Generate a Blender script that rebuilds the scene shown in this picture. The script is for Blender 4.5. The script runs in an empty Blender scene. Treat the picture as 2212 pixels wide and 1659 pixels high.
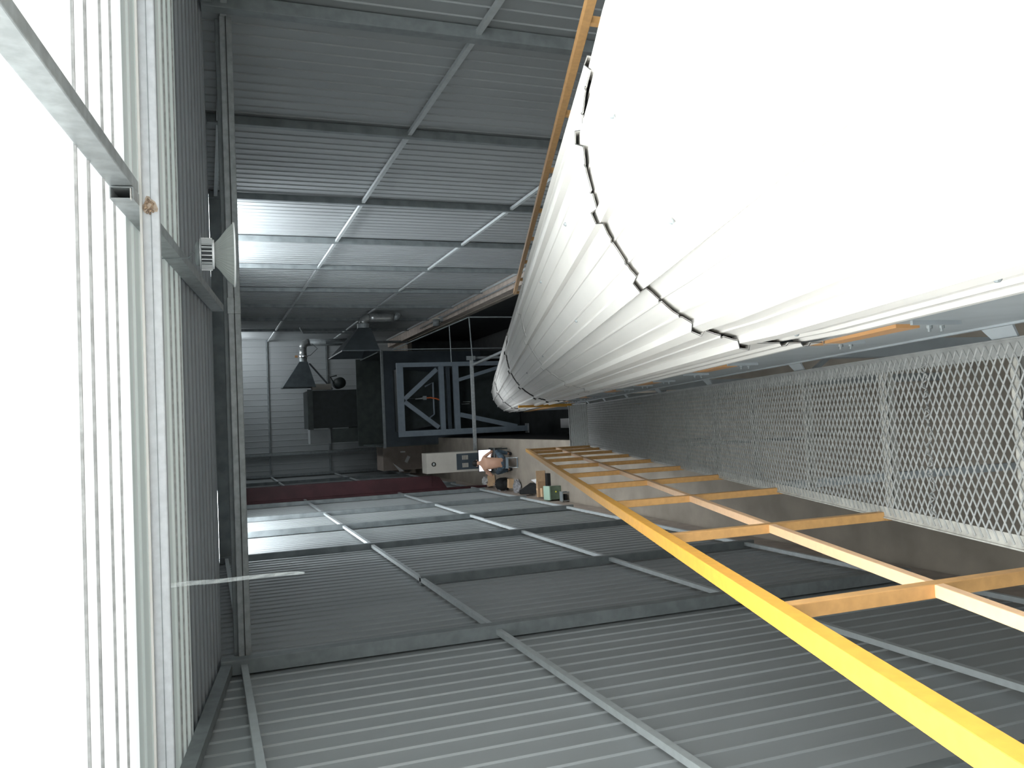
import bpy, bmesh, math, random
from mathutils import Vector, Matrix
random.seed(7)
C = bpy.context.scene.collection
PI = math.pi
# ------------------------------------------------------------------ camera, light, exposure
EYE = 8.95                                    # lens height above the hall floor
FPX = 1796.87                                 # focal length in pixels of the 2212 px frame
R = Matrix(((-0.04539808, -0.34494623, -0.93752392),
            (-0.99807738, 0.05530416, 0.02798205),
            (0.04219667, 0.93699175, -0.34679374)))   # world -> image axes (right, down, forward)
cam_d = bpy.data.cameras.new('camera'); cam = bpy.data.objects.new('camera', cam_d); C.objects.link(cam)
cam_d.sensor_fit = 'HORIZONTAL'; cam_d.sensor_width = 36.0; cam_d.lens = FPX / 2212 * 36.0
cam_d.clip_start = 0.02; cam_d.clip_end = 200
rx, ry, rz = Vector(R[0]), -Vector(R[1]), -Vector(R[2])
m = Matrix((rx, ry, rz)).transposed().to_4x4(); m.translation = (0, 0, EYE)
cam.matrix_world = m
bpy.context.scene.camera = cam
vs = bpy.context.scene.view_settings
vs.view_transform = 'Standard'; vs.look = 'None'; vs.gamma = 1.0; vs.use_curve_mapping = False
vs.exposure = 0.0
world = bpy.data.worlds.new('world'); bpy.context.scene.world = world; world.use_nodes = True
world.node_tree.nodes['Background'].inputs[0].default_value = (0.80, 0.90, 1.0, 1)
world.node_tree.nodes['Background'].inputs[1].default_value = 0.6
SKY_NEAR, SKY_PALE, ROOF_GLOW, SKY_MIDB, SKY_FAR = 9.6, 1.4, 0.19, 14.0, 16.0   # daylight sheets in the roof, plus one added ceiling glow

def at(u, v, x=None, y=None, z=None):
    """point of the plane x=, y= or z= (world metres) seen at photo position (u, v)"""
    d = R.transposed() @ Vector(((u - 1106) / FPX, (v - 829.5) / FPX, 1.0))
    if x is not None: t = x / d.x
    elif y is not None: t = y / d.y
    else: t = (z - EYE) / d.z
    p = d * t; return Vector((p.x, p.y, p.z + EYE))

# ------------------------------------------------------------------ materials
def mat(name, col, rough=0.6, metal=0.0, noise=0.0, nscale=8.0, col2=None, spec=0.5, stretch=None, bump=0.0, emis=None, estr=0.0, trans=0.0, alpha=1.0):
    mt = bpy.data.materials.new(name); mt.use_nodes = True
    nt = mt.node_tree; b = nt.nodes['Principled BSDF']
    b.inputs['Base Color'].default_value = (*col, 1); b.inputs['Roughness'].default_value = rough
    b.inputs['Metallic'].default_value = metal; b.inputs['Specular IOR Level'].default_value = spec
    b.inputs['Alpha'].default_value = alpha
    if trans: b.inputs['Transmission Weight'].default_value = trans
    if emis: b.inputs['Emission Color'].default_value = (*emis, 1); b.inputs['Emission Strength'].default_value = estr
    if noise > 0 or col2:
        tc = nt.nodes.new('ShaderNodeTexCoord'); mp = nt.nodes.new('ShaderNodeMapping')
        nz = nt.nodes.new('ShaderNodeTexNoise'); nz.inputs['Scale'].default_value = nscale; nz.inputs['Detail'].default_value = 6
        nt.links.new(tc.outputs['Object'], mp.inputs['Vector']); nt.links.new(mp.outputs['Vector'], nz.inputs['Vector'])
        if stretch: mp.inputs['Scale'].default_value = stretch
        rp = nt.nodes.new('ShaderNodeValToRGB'); rp.color_ramp.elements[0].position = 0.36; rp.color_ramp.elements[1].position = 0.64
        c2 = col2 or tuple(max(0, c * (1 - noise)) for c in col)
        rp.color_ramp.elements[0].color = (*c2, 1); rp.color_ramp.elements[1].color = (*col, 1)
        nt.links.new(nz.outputs['Fac'], rp.inputs['Fac']); nt.links.new(rp.outputs['Color'], b.inputs['Base Color'])
        if bump:
            bp = nt.nodes.new('ShaderNodeBump'); bp.inputs['Strength'].default_value = bump; bp.inputs['Distance'].default_value = 0.01
            nt.links.new(nz.outputs['Fac'], bp.inputs['Height']); nt.links.new(bp.outputs['Normal'], b.inputs['Normal'])
    return mt

M_wall = mat('grey_wall_sheet', (0.40, 0.425, 0.435), 0.5, 0.0, 0.10, 1.2, stretch=(1, 1, .15))
M_roofd = mat('grey_roof_sheet', (0.40, 0.43, 0.46), 0.5, 0.0, 0.10, 1.5)
M_galv = mat('galvanised_steel', (0.50, 0.53, 0.54), 0.45, 0.25, 0.22, 14, bump=.05)
M_galvb = mat('bright_galvanised_steel', (0.68, 0.70, 0.73), 0.45, 0.1, 0.12, 20, bump=.04)
M_galvd = mat('dull_galvanised_steel', (0.30, 0.33, 0.34), 0.5, 0.2, 0.2, 9)
M_column = mat('grey_column_steel', (0.27, 0.30, 0.31), 0.5, 0.15, 0.25, 5)
M_girt = mat('pale_girt_steel', (0.58, 0.62, 0.63), 0.4, 0.15, 0.1, 12)
M_white = mat('white_cover_sheet', (0.70, 0.68, 0.65), 0.32, 0.0, 0.04, 3, spec=.5)
M_gap = mat('dark_joint', (0.06, 0.06, 0.06), 0.8)
M_yel = mat('yellow_paint', (0.72, 0.36, 0.05), 0.38, 0.0, 0.12, 30, bump=.04)
M_post = mat('ochre_post_paint', (0.52, 0.29, 0.11), 0.45, 0.0, 0.15, 30)
M_yelp = mat('pale_yellow_paint', (0.72, 0.46, 0.27), 0.42, 0.0, 0.08, 30)
M_org = mat('orange_idler_paint', (0.55, 0.29, 0.12), 0.45)
M_frame = mat('grey_conveyor_paint', (0.33, 0.36, 0.38), 0.4, 0.0, 0.12, 6)
M_deckb = mat('pale_cross_angle_paint', (0.38, 0.37, 0.34), 0.5, 0.0, 0.3, 25)
M_deck = mat('grey_grating_paint', (0.25, 0.255, 0.25), 0.5, 0.0, 0.2, 20)
M_conc = mat('concrete_floor', (0.38, 0.33, 0.275), 0.85, 0.0, 0.22, 1.6, bump=.1)
M_plinth = mat('beige_plinth', (0.55, 0.47, 0.41), 0.8, 0.0, 0.25, 4)
M_darkfl = mat('dark_sealed_floor', (0.035, 0.037, 0.038), 0.6, 0.0, 0.4, 3)
M_rubber = mat('black_rubber', (0.02, 0.02, 0.02), 0.6)
M_dark = mat('dark_machine_paint', (0.035, 0.045, 0.045), 0.5, 0.0, 0.3, 4)
M_darkg = mat('dark_green_grey_paint', (0.09, 0.11, 0.105), 0.5, 0.0, 0.3, 3)
M_blue = mat('blue_grey_steel_paint', (0.24, 0.29, 0.34), 0.5, 0.0, 0.1, 5)
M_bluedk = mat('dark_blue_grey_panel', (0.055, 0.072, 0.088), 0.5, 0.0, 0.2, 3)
M_hood = mat('dark_hood_sheet', (0.10, 0.12, 0.13), 0.45, 0.1, 0.2, 4)
M_duct = mat('spiral_duct_metal', (0.5, 0.52, 0.52), 0.3, 0.7, 0.2, 10)
M_red = mat('dark_red_paint', (0.075, 0.022, 0.028), 0.55, 0.0, 0.3, 2)
M_cab = mat('beige_cabinet_paint', (0.50, 0.47, 0.42), 0.6, 0.0, 0.08, 5)
M_card = mat('cardboard', (0.52, 0.35, 0.21), 0.9, 0.0, 0.12, 12)
M_cardl = mat('light_cardboard', (0.72, 0.50, 0.30), 0.9, 0.0, 0.1, 12)
M_cardd = mat('grey_brown_board', (0.36, 0.30, 0.26), 0.9, 0.0, 0.15, 5)
M_paper = mat('white_paper', (0.85, 0.84, 0.84), 0.8)
M_black = mat('black_cloth', (0.018, 0.019, 0.02), 0.8, 0.0, 0.4, 10)
M_green = mat('faded_green_paint', (0.17, 0.24, 0.17), 0.6, 0.0, 0.25, 8)
M_mint = mat('mint_rim', (0.45, 0.62, 0.50), 0.6)
M_yelt = mat('yellow_sticker', (0.9, 0.85, 0.1), 0.5)
M_skin = mat('skin', (0.62, 0.36, 0.25), 0.5, 0.0, 0.1, 6)
M_jean = mat('washed_jeans', (0.10, 0.15, 0.20), 0.85, 0.0, 0.4, 10)
M_hair = mat('dark_hair', (0.015, 0.013, 0.012), 0.6)
M_steelblue = mat('blue_grey_stool', (0.22, 0.27, 0.31), 0.5)
M_bag = mat('grey_plastic_bag', (0.45, 0.45, 0.47), 0.25, 0.0, 0.5, 14)
M_shadehood = mat('prismatic_reflector', (0.42, 0.44, 0.43), 0.25, 0.4)
M_heat = mat('dark_heat_sink', (0.05, 0.055, 0.06), 0.4, 0.5)
M_fin = mat('bright_aluminium_fin', (0.85, 0.86, 0.87), 0.3, 0.5)
M_led = mat('white_lamp_ring', (0.95, 0.96, 0.97), 0.35)
M_rust = mat('rusty_weld', (0.20, 0.14, 0.10), 0.9, 0.0, 0.7, 60, col2=(0.55, 0.40, 0.28))
M_rustp = mat('weld_stain', (0.62, 0.50, 0.40), 0.8, 0.0, 0.4, 30)
M_screen = mat('lit_screen', (0.9, 0.9, 1.0), 0.4, emis=(0.93, 0.92, 1.0), estr=1.6)
M_strip = mat('clear_plastic_strip', (0.7, 0.74, 0.74), 0.2, alpha=0.25)
M_hose = mat('orange_hose', (0.7, 0.16, 0.05), 0.5)
M_pipe = mat('bright_foil_pipe', (0.8, 0.82, 0.83), 0.2, 0.8)
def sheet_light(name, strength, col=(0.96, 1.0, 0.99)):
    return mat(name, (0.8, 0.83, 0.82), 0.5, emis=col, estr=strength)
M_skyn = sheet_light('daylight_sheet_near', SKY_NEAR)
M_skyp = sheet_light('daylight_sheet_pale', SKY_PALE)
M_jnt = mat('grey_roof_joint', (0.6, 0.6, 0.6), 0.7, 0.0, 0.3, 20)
M_softglow = sheet_light('soft_glow_sheet', .8)  # glow put into roof that gets only bounced light
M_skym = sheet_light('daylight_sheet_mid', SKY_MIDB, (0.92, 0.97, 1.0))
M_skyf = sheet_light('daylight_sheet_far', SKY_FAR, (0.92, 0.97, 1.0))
# white roof sheet, glow added to stand in for bounced light, with greenish streaks along the ribs
M_roofglow = mat('glowing_roof_sheet', (0.80, 0.84, 0.82), 0.5, 0.0, 0.1, 2, col2=(0.62, 0.70, 0.67), stretch=(.15, 3, 1), emis=(0.90, 1.0, 0.97), estr=ROOF_GLOW)

# ------------------------------------------------------------------ mesh builder
class MB:
    def __init__(s): s.v = []; s.f = []
    def quad(s, a, b, c, d):
        n = len(s.v); s.v += [Vector(a), Vector(b), Vector(c), Vector(d)]; s.f.append((n, n+1, n+2, n+3)); return s
    def tri(s, a, b, c):
        n = len(s.v); s.v += [Vector(a), Vector(b), Vector(c)]; s.f.append((n, n+1, n+2)); return s
    def hexa(s, P):
        n = len(s.v); s.v += [Vector(p) for p in P]
        for f in ((0,3,2,1),(4,5,6,7),(0,1,5,4),(1,2,6,5),(2,3,7,6),(3,0,4,7)): s.f.append(tuple(n+i for i in f))
        return s
    def box(s, x0, x1, y0, y1, z0, z1):
        return s.hexa([(x0,y0,z0),(x1,y0,z0),(x1,y1,z0),(x0,y1,z0),(x0,y0,z1),(x1,y0,z1),(x1,y1,z1),(x0,y1,z1)])
    def rbox(s, c, size, rotz=0, tilt=None):
        q = Matrix.Rotation(rotz, 3, 'Z')
        if tilt: q = q @ Matrix.Rotation(tilt[1], 3, tilt[0])
        hx, hy, hz = [k/2 for k in size]
        return s.hexa([Vector(c) + q @ Vector(p) for p in ((-hx,-hy,-hz),(hx,-hy,-hz),(hx,hy,-hz),(-hx,hy,-hz),(-hx,-hy,hz),(hx,-hy,hz),(hx,hy,hz),(-hx,hy,hz))])
    def beam(s, a, b, w, h, up=(0, 0, 1)):
        """solid bar a->b, w sideways, h along up"""
        a, b = Vector(a), Vector(b); d = (b - a).normalized(); u = Vector(up); sd = d.cross(u).normalized(); u = sd.cross(d)
        sd *= w/2; u *= h/2
        return s.hexa([a-sd-u, a+sd-u, b+sd-u, b-sd-u, a-sd+u, a+sd+u, b+sd+u, b-sd+u])
    def hollow(s, a, b, w, h, t, up=(0, 0, 1)):
        a, b = Vector(a), Vector(b); d = (b - a).normalized(); u = Vector(up); sd = d.cross(u).normalized(); u = sd.cross(d)
        for k in (-1, 1):
            s.beam(a + sd*k*(w-t)/2, b + sd*k*(w-t)/2, t, h, up)
            s.beam(a + u*k*(h-t)/2, b + u*k*(h-t)/2, w - 2*t, t, up)
        return s
    def tube(s, pts, r, n=10, cap=True):
        pts = [Vector(p) for p in pts]; rr = r if isinstance(r, (list, tuple)) else [r]*len(pts)
        base = len(s.v); ref = None
        for i, p in enumerate(pts):
            d = (pts[min(i+1, len(pts)-1)] - pts[max(i-1, 0)]).normalized()
            if ref is None: ref = Vector((0,0,1)) if abs(d.z) < .9 else Vector((1,0,0))
            sd = d.cross(ref).normalized(); u = sd.cross(d)
            ref = u
            for k in range(n):
                a = 2*PI*k/n; s.v.append(p + sd*math.cos(a)*rr[i] + u*math.sin(a)*rr[i])
        for i in range(len(pts)-1):
            for k in range(n):
                a = base+i*n+k; b = base+i*n+(k+1)%n; s.f.append((a, b, b+n, a+n))
        if cap:
            s.f.append(tuple(base+k for k in range(n))[::-1]); s.f.append(tuple(base+(len(pts)-1)*n+k for k in range(n)))
        return s
    def lathe(s, c, prof, n=32, cap0=False, cap1=False):
        base = len(s.v)
        for r, z in prof:
            for k in range(n):
                a = 2*PI*k/n; s.v.append(Vector(c) + Vector((r*math.cos(a), r*math.sin(a), z)))
        for i in range(len(prof)-1):
            for k in range(n):
                a = base+i*n+k; b = base+i*n+(k+1)%n; s.f.append((a, b, b+n, a+n))
        if cap0: s.f.append(tuple(base+k for k in range(n))[::-1])
        if cap1: s.f.append(tuple(base+(len(prof)-1)*n+k for k in range(n)))
        return s
    def build(s, name, m, parent=None, smooth=False, bevel=0, solid=0, sub=0, origin=None):
        me = bpy.data.meshes.new(name)
        off = Vector(origin) if origin else Vector((0,0,0))
        if parent is not None and origin is None: off = Vector(parent.get('_o', (0,0,0)))
        me.from_pydata([tuple(v - off) for v in s.v], [], s.f); me.update()
        if m: me.materials.append(m)
        o = bpy.data.objects.new(name, me); C.objects.link(o)
        if parent is not None: o.parent = parent; o['_o'] = list(off)
        elif origin: o.location = off
        if smooth:
            for p in me.polygons: p.use_smooth = True
        if sub:
            md = o.modifiers.new('sub', 'SUBSURF'); md.levels = md.render_levels = sub
        if solid:
            md = o.modifiers.new('solid', 'SOLIDIFY'); md.thickness = solid; md.offset = 0
        if bevel:
            md = o.modifiers.new('bevel', 'BEVEL'); md.width = bevel; md.segments = 2; md.limit_method = 'ANGLE'
        return o
def tag(o, label, cat, group=None, kind=None):
    if label: o['label'] = label
    if cat: o['category'] = cat
    if group: o['group'] = group
    if kind: o['kind'] = kind
    return o
def thing(name, label, cat, loc=(0, 0, 0), group=None):
    o = bpy.data.objects.new(name, None); C.objects.link(o); o.location = loc; o['_o'] = list(loc); o.empty_display_size = .2
    return tag(o, label, cat, group)
def struct(name, mb, m, label=None, **k):
    o = mb.build(name, m, **k); o['kind'] = 'structure'
    if label: o['label'] = label; o['category'] = name.split('_')[0]
    return o
def ord_(i): return ['first', 'second', 'third', 'fourth', 'fifth', 'sixth', 'seventh', 'eighth', 'ninth', 'tenth', 'eleventh', 'twelfth', 'thirteenth', 'fourteenth'][i]
def E(z): return z + EYE                       # height above lens level -> height above floor

# ------------------------------------------------------------------ the hall
XL, XR = -2.2, 4.19                            # faces of the wall framing
XLS, XRS = -2.31, 4.30                         # wall sheets
YB, YF = -3.6, 41.0
def ribbed(axis, a0, a1, pitch, P, rib=.016, top=.02, foot=.034, start=.1, mini=False):
    """sheet: P(s, h, e) -> point for run position s, rib height h, end e in (0, 1)"""
    mb = MB(); prof = [(a0, 0)]; s = a0 + start; k = 0
    while s + foot < a1:
        prof += [(s, 0), (s + (foot-top)/2, rib), (s + (foot+top)/2, rib), (s + foot, 0)]
        mid = s + pitch*.5
        if mini and mid + .02 < a1 and s + pitch < a1: prof += [(mid, 0), (mid + .006, .004), (mid + .014, .004), (mid + .02, 0)]
        s += pitch; k += 1
    prof.append((a1, 0))
    n = len(prof)
    for e in (0, 1):
        for (q, h) in prof: mb.v.append(Vector(P(q, h, e)))
    for i in range(n-1): mb.f.append((i, i+1, n+i+1, n+i))
    return mb
def roof_z(y): return E(.41 - .12*(y - 4.7)) if y < 8.6 else E(-.06 - .012*(y - 8.6))
struct('wall_left', ribbed('y', YB, YF, .255, lambda s, h, e: (XLS + h, s, (0.5, roof_z(s))[e])), M_wall, solid=.002)
struct('wall_right', ribbed('y', YB, YF, .255, lambda s, h, e: (XRS - h, s, (0.25, roof_z(s))[e])), M_wall, solid=.002)
struct('wall_far', ribbed('x', XLS, XRS, .28, lambda s, h, e: (s, YF - h, (0.0, roof_z(YF))[e])), M_wall, solid=.002)
struct('wall_back', ribbed('x', XLS, XRS, .28, lambda s, h, e: (s, YB + h, (0.0, roof_z(YB))[e])), M_wall, solid=.002)
PX0, PX1, PY0, PY1, PZ = -.62, 3.84, 19.0, 38.0, -3.2
struct('floor', MB().box(XLS-.2, XRS+.2, YB-.2, PY0, -.2, 0).box(XLS-.2, PX0, PY0, PY1, -.2, 0).box(PX1, XRS+.2, PY0, PY1, -.2, 0).box(XLS-.2, XRS+.2, PY1, YF+.2, -.2, 0), M_conc)
struct('floor', MB().box(PX0-.15, PX1+.15, PY0-.15, PY1+.15, PZ-.1, PZ), M_darkfl)
struct('trim_1', MB().box(PX0-.1, PX0, PY0, PY1, PZ, -.2).box(PX1, PX1+.1, PY0, PY1, PZ, -.2).box(PX0-.1, PX1+.1, PY0-.1, PY0, PZ, -.2).box(PX0-.1, PX1+.1, PY1, PY1+.1, PZ, -.2), M_darkfl)
def roof(y0, y1, x0=XLS, x1=XRS, start=.1, pitch=.25, rib=.016):
    return ribbed('y', y0, y1, pitch, lambda s, h, e: ((x0, x1)[e], s, roof_z(s) - h), rib=rib, start=start)
# roof sheets lie across the hall; the translucent ones are the windows of this roof
struct('ceiling', roof(-3.4, -.7), M_roofd, solid=.004)
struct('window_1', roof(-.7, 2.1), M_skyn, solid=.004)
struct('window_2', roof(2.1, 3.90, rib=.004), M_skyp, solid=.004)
struct('window_6', roof(3.90, 4.95, pitch=.24, rib=.006), M_softglow, solid=.004)  # ordinary roof section, glow added in place of bounce
struct('ceiling', roof(4.95, 6.85, pitch=.22, start=.13, rib=.012), M_roofglow, solid=.004)
for k_, yj in enumerate((3.93, 4.14, 4.42, 4.64, 6.27, 6.47, 6.69)):
    struct('trim_%d' % (k_ + 2), MB().beam((XLS, yj, roof_z(yj) - .012), (XRS, yj, roof_z(yj) - .012), .018 if k_ < 2 else .01, .012), M_jnt)
struct('ceiling', roof(6.85, 8.6, pitch=.22), M_roofd, solid=.004)
struct('ceiling', roof(8.6, 15.8), M_roofd, solid=.004)
struct('window_3', roof(15.8, 21.9, XLS, -1.1), M_skym, solid=.004)
struct('window_4', roof(15.8, 21.9, 3.0, XRS), M_skym, solid=.004)
struct('ceiling', roof(15.8, 21.9, -1.1, 3.0), M_roofd, solid=.004)
struct('ceiling', roof(21.9, 36.5), M_roofd, solid=.004)
struct('window_5', roof(36.5, 39.6, 3.4, XRS), M_skyf, solid=.004)
struct('ceiling', roof(36.5, 39.6, XLS, 3.4), M_roofd, solid=.004)
struct('ceiling', roof(39.6, 41.0), M_roofd, solid=.004)
struct('ceiling', MB().box(XLS, XRS, YB, -3.4, roof_z(-3.4)-.02, roof_z(-3.4)+.02), M_roofd)
# low walls the sheets stand on
struct('baseboard_left', MB().box(XLS-.2, -2.25, YB, YF, 0, .50), M_plinth)
struct('baseboard_right', MB().box(3.86, XRS+.2, YB, YF, 0, .30), M_plinth)

# columns
COLY = [3.9, 8.45, 11.7, 15.5, 18.9, 22.1, 25.8, 29.2, 32.8, 36.4]
for side in (0, 1):
    for i, y in enumerate(COLY):
        if side == 1 and i == 0: continue
        big = (i == 1); w = .14 if big else .10
        mb = MB()
        if side == 0: mb.box(XL - .09, XL + (.05 if big else .03), y - w/2, y + w/2, .50, E(-2.8) if i == 2 else roof_z(y) - .03)
        else: mb.box(XR - (.05 if big else .03), XR + .09, y - w/2, y + w/2, .28, roof_z(y) - .03)
        o = mb.build('steel_column', M_galvd if big else M_column, bevel=.006, origin=((XL, XR)[side], y, .5))
        where = ('left wall', 'right wall')[side]
        n = i if side == 0 else i - 1
        tag(o, 'grey square steel column against the %s, %s from the camera' % (where, ord_(n)), 'column', 'steel columns of the %s' % where)
# girts
for side in (0, 1):
    zs = [(-.28, 'topmost, at the eaves'), (-2.83, 'upper, between eaves and mid height'), (-5.8, 'middle'), (-8.28 if side == 0 else -8.6, 'lowest, along the low wall')]
    if side == 1: zs[1] = (-2.9, zs[1][1]); zs[2] = (-5.87, zs[2][1])
    for z, w in zs:
        y0 = (8.5 if z < -.5 else 1.0) if side else YB + .1
        if side == 1: y0 = YB + .1
        x0, x1 = (XL - .05, XL + .005) if side == 0 else (XR - .005, XR + .05)
        o = MB().box(x0, x1, y0, YF - .05, E(z) - .03, E(z) + .03).build('wall_girt', M_girt, origin=((x0+x1)/2, 8, E(z)))
        tag(o, 'pale steel girt tube along the %s wall, %s' % (('left', 'right')[side], w), 'girt', 'girts of the %s wall' % ('left', 'right')[side])
# far wall framing
for x, w in ((-2.17, 'beside the dark red panel'), (-1.17, 'between the red panel and the dark machine')):
    o = MB().box(x-.06, x+.06, YF-.2, YF-.05, 0, roof_z(YF)-.03).build('steel_post', M_galvd, bevel=.005, origin=(x, YF-.1, 0))
    tag(o, 'thin grey steel post at the far wall %s' % w, 'post', 'posts at the far wall')
for z, w in ((-2.82, 'upper'), (-5.6, 'lower')):
    o = MB().box(XLS+.03, XRS-.03, YF-.09, YF-.03, E(z)-.035, E(z)+.035).build('wall_girt', M_column, origin=(0, YF, E(z)))
    tag(o, 'dark horizontal girt on the far wall, the %s one' % w, 'girt', 'girts of the far wall')

# roof steel
for y_, w_ in ((15.62, 'before the bright bay, added to hide its sheets'), (22.05, 'behind the bright bay')):  # first beam is added to hide the glowing strips and cut their light
    o = MB().box(XLS+.02, XRS-.02, y_-.05, y_+.05, E(-.37), roof_z(y_)-.02).build('bay_screen_beam', M_column, origin=(1, y_, E(-.3)))
    tag(o, 'dark steel roof beam crossing the hall %s' % w_, 'beam')
t = thing('tie_beam', 'weathered double steel tie beam crossing the hall behind the lamp', 'beam', (1, 8.78, E(-.29)))
MB().box(XL, XR, 8.66, 8.72, E(-.36), E(-.24)).build('front_channel', M_galv, t, bevel=.008)
MB().box(XL, XR, 8.73, 8.80, E(-.34), E(-.20)).build('rear_channel', M_galvd, t, bevel=.008)
MB().box(1.17, 1.33, 8.64, 8.66, E(-.36), E(-.235)).build('splice_plate', M_galv, t, bevel=.003)
MB().box(-2.2, 4.19, 8.64, 8.662, E(-.305), E(-.298)).build('seam', M_gap, t)
t = thing('purlin', 'bright galvanised steel purlin crossing the white roof nearest the camera', 'beam', (1, 4.75, E(.24)))
MB().box(XLS+.02, XRS-.02, 4.70, 4.80, E(.195), E(.285)).build('channel', M_galvb, t, bevel=.008)
MB().box(XLS+.02, XRS-.02, 4.66, 4.71, E(.278), E(.29)).build('lip', M_white, t)
MB().box(XLS+.02, XRS-.02, 4.696, 4.701, E(.236), E(.239)).build('seam', M_galvd, t)
mb = MB()
for k in range(26):
    a = random.uniform(0, 2*PI); r = random.uniform(.02, .05)
    mb.lathe((1.205 + r*math.cos(a)*.9, 4.694, E(.245) + r*math.sin(a)*.5), [(0.0, -.007), (.006, -.004), (.009, 0), (.006, .004), (0.0, .007)], 8)
mb.build('weld_bead', M_rust, t, smooth=True)
mb = MB(); ring = []
for k in range(20):
    a = 2*PI*k/20; r = 1 + .2*math.sin(3*a+1) + .12*math.sin(5*a)
    ring.append(Vector((1.205 + .042*r*math.cos(a), 4.6975, E(.243) + .036*r*math.sin(a))))
for k in range(20): mb.tri(Vector((1.205, 4.690, E(.243))), ring[k], ring[(k+1) % 20])
mb.build('weld_patch', M_rustp, t)
MB().box(1.185, 1.24, 4.50, 4.53, E(.315), E(.322)).build('gusset_plate', M_white, t)
t = thing('rafter', 'galvanised steel rafter sloping from the tie beam up to the white purlin', 'rafter', (1.2, 6.6, E(.05)))
ra, rb = (1.22, 4.52, E(.362)), (1.22, 8.62, E(-.145))
MB().hollow(ra, rb, .062, .11, .005).build('tube', M_galv, t)
t = thing('rafter', 'galvanised steel rafter running from the purlin weld up over the camera', 'rafter', (1.29, 3, E(.5)))
MB().beam((1.292, 4.68, E(.35)), (1.27, .8, E(.775)), .066, .115).build('tube', M_galv, t, bevel=.006)
for z0, nm, yy in ((0, 'left wall', -1), (1, 'right wall', 1)):
    x = XL - .02 if z0 == 0 else XR + .02
    o = MB().beam((x, 8.35, E(-.12)), (x, -3, roof_z(-3) - .07), .09, .10).build('eaves_rafter', M_galvd, origin=(x, 5, E(.2)))
    tag(o, 'dark steel rafter under the roof edge along the %s' % nm, 'rafter')

# high bay lamp
LX, LY = 1.2, 5.9
t = thing('high_bay_lamp', 'bell-shaped silver high bay lamp hanging below the roof', 'lamp', (LX, LY, E(-.2)))
mb = MB(); prof = [(.07, -.085), (.105, -.12), (.165, -.165), (.213, -.212)]
mb.lathe((LX, LY, EYE), prof, 96)
n = 96                                         # facets of the reflector
for i, v in enumerate(mb.v):
    if (i % n) % 2 and i // n > 0:
        d = Vector((v.x - LX, v.y - LY, 0)); mb.v[i] = v - d.normalized()*.004
mb.build('reflector', M_shadehood, t, solid=.002)
MB().lathe((LX, LY, EYE), [(.208, -.208), (.219, -.208), (.219, -.218), (.208, -.218), (.208, -.208)], 64).build('rim', M_led, t, smooth=False)
MB().lathe((LX, LY, EYE), [(.072, -.073), (.098, -.073), (.098, -.087), (.072, -.087)], 48, True, True).build('collar', M_led, t)
hs = MB().lathe((LX, LY, EYE), [(.075, -.075), (.075, -.008)], 40, True, True).build('heat_sink', M_heat, t)
mb = MB()
for k in range(24):
    a = 2*PI*k/24; c, s = math.cos(a), math.sin(a)
    mb.beam((LX + .10*c, LY + .10*s, E(-.075)), (LX + .10*c, LY + .10*s, E(-.005)), .0045, .018, up=(c, s, 0))
mb.build('cooling_fins', M_fin, hs)
MB().lathe((LX, LY, EYE), [(.103, -.001), (.103, .004), (.094, .004), (.094, -.001)], 40).lathe((LX, LY, EYE), [(.103, -.078), (.103, -.074), (.094, -.074), (.094, -.078)], 40).build('fin_rings', M_fin, t)
MB().lathe((LX, LY, EYE), [(.0, .033), (.05, .033), (.078, .026), (.08, 0.0), (.0, 0.0)], 40).build('driver_housing', M_galvd, t, smooth=True)
hook = [(LX, LY, E(.033)), (LX+.012, LY, E(.05)), (LX, LY, E(.065)), (LX-.012, LY, E(.055))]
MB().tube(hook + [(LX-.03, LY, E(.08)), (LX-.035, LY, roof_z(LY)-.02)], .004, 6).build('hanging_hook', M_galvd, t)

# plastic strip hanging from the purlin
mb = MB(); n = 14
for i in range(n):
    z = E(.19 - .67*i/(n-1)); w = .024 - .006*i/(n-1)
    yy = 4.672 + .004*math.sin(i*1.3); xx = -.775 + .002*math.sin(i*.9)
    tip = .015 if i == n-1 else 0
    mb.v += [Vector((xx - w/2, yy, z)), Vector((xx + w*.1, yy + .006*(-1)**i, z)), Vector((xx + w/2 - tip, yy, z + tip))]
for i in range(n-1):
    for k in (0, 1): mb.f.append((3*i+k, 3*i+k+1, 3*i+k+4, 3*i+k+3))
o = mb.build('plastic_strip', M_strip, solid=.0015, origin=(-.775, 4.655, E(.19)))
tag(o, 'thin clear plastic strip hanging down from the near purlin', 'plastic strip')

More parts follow.
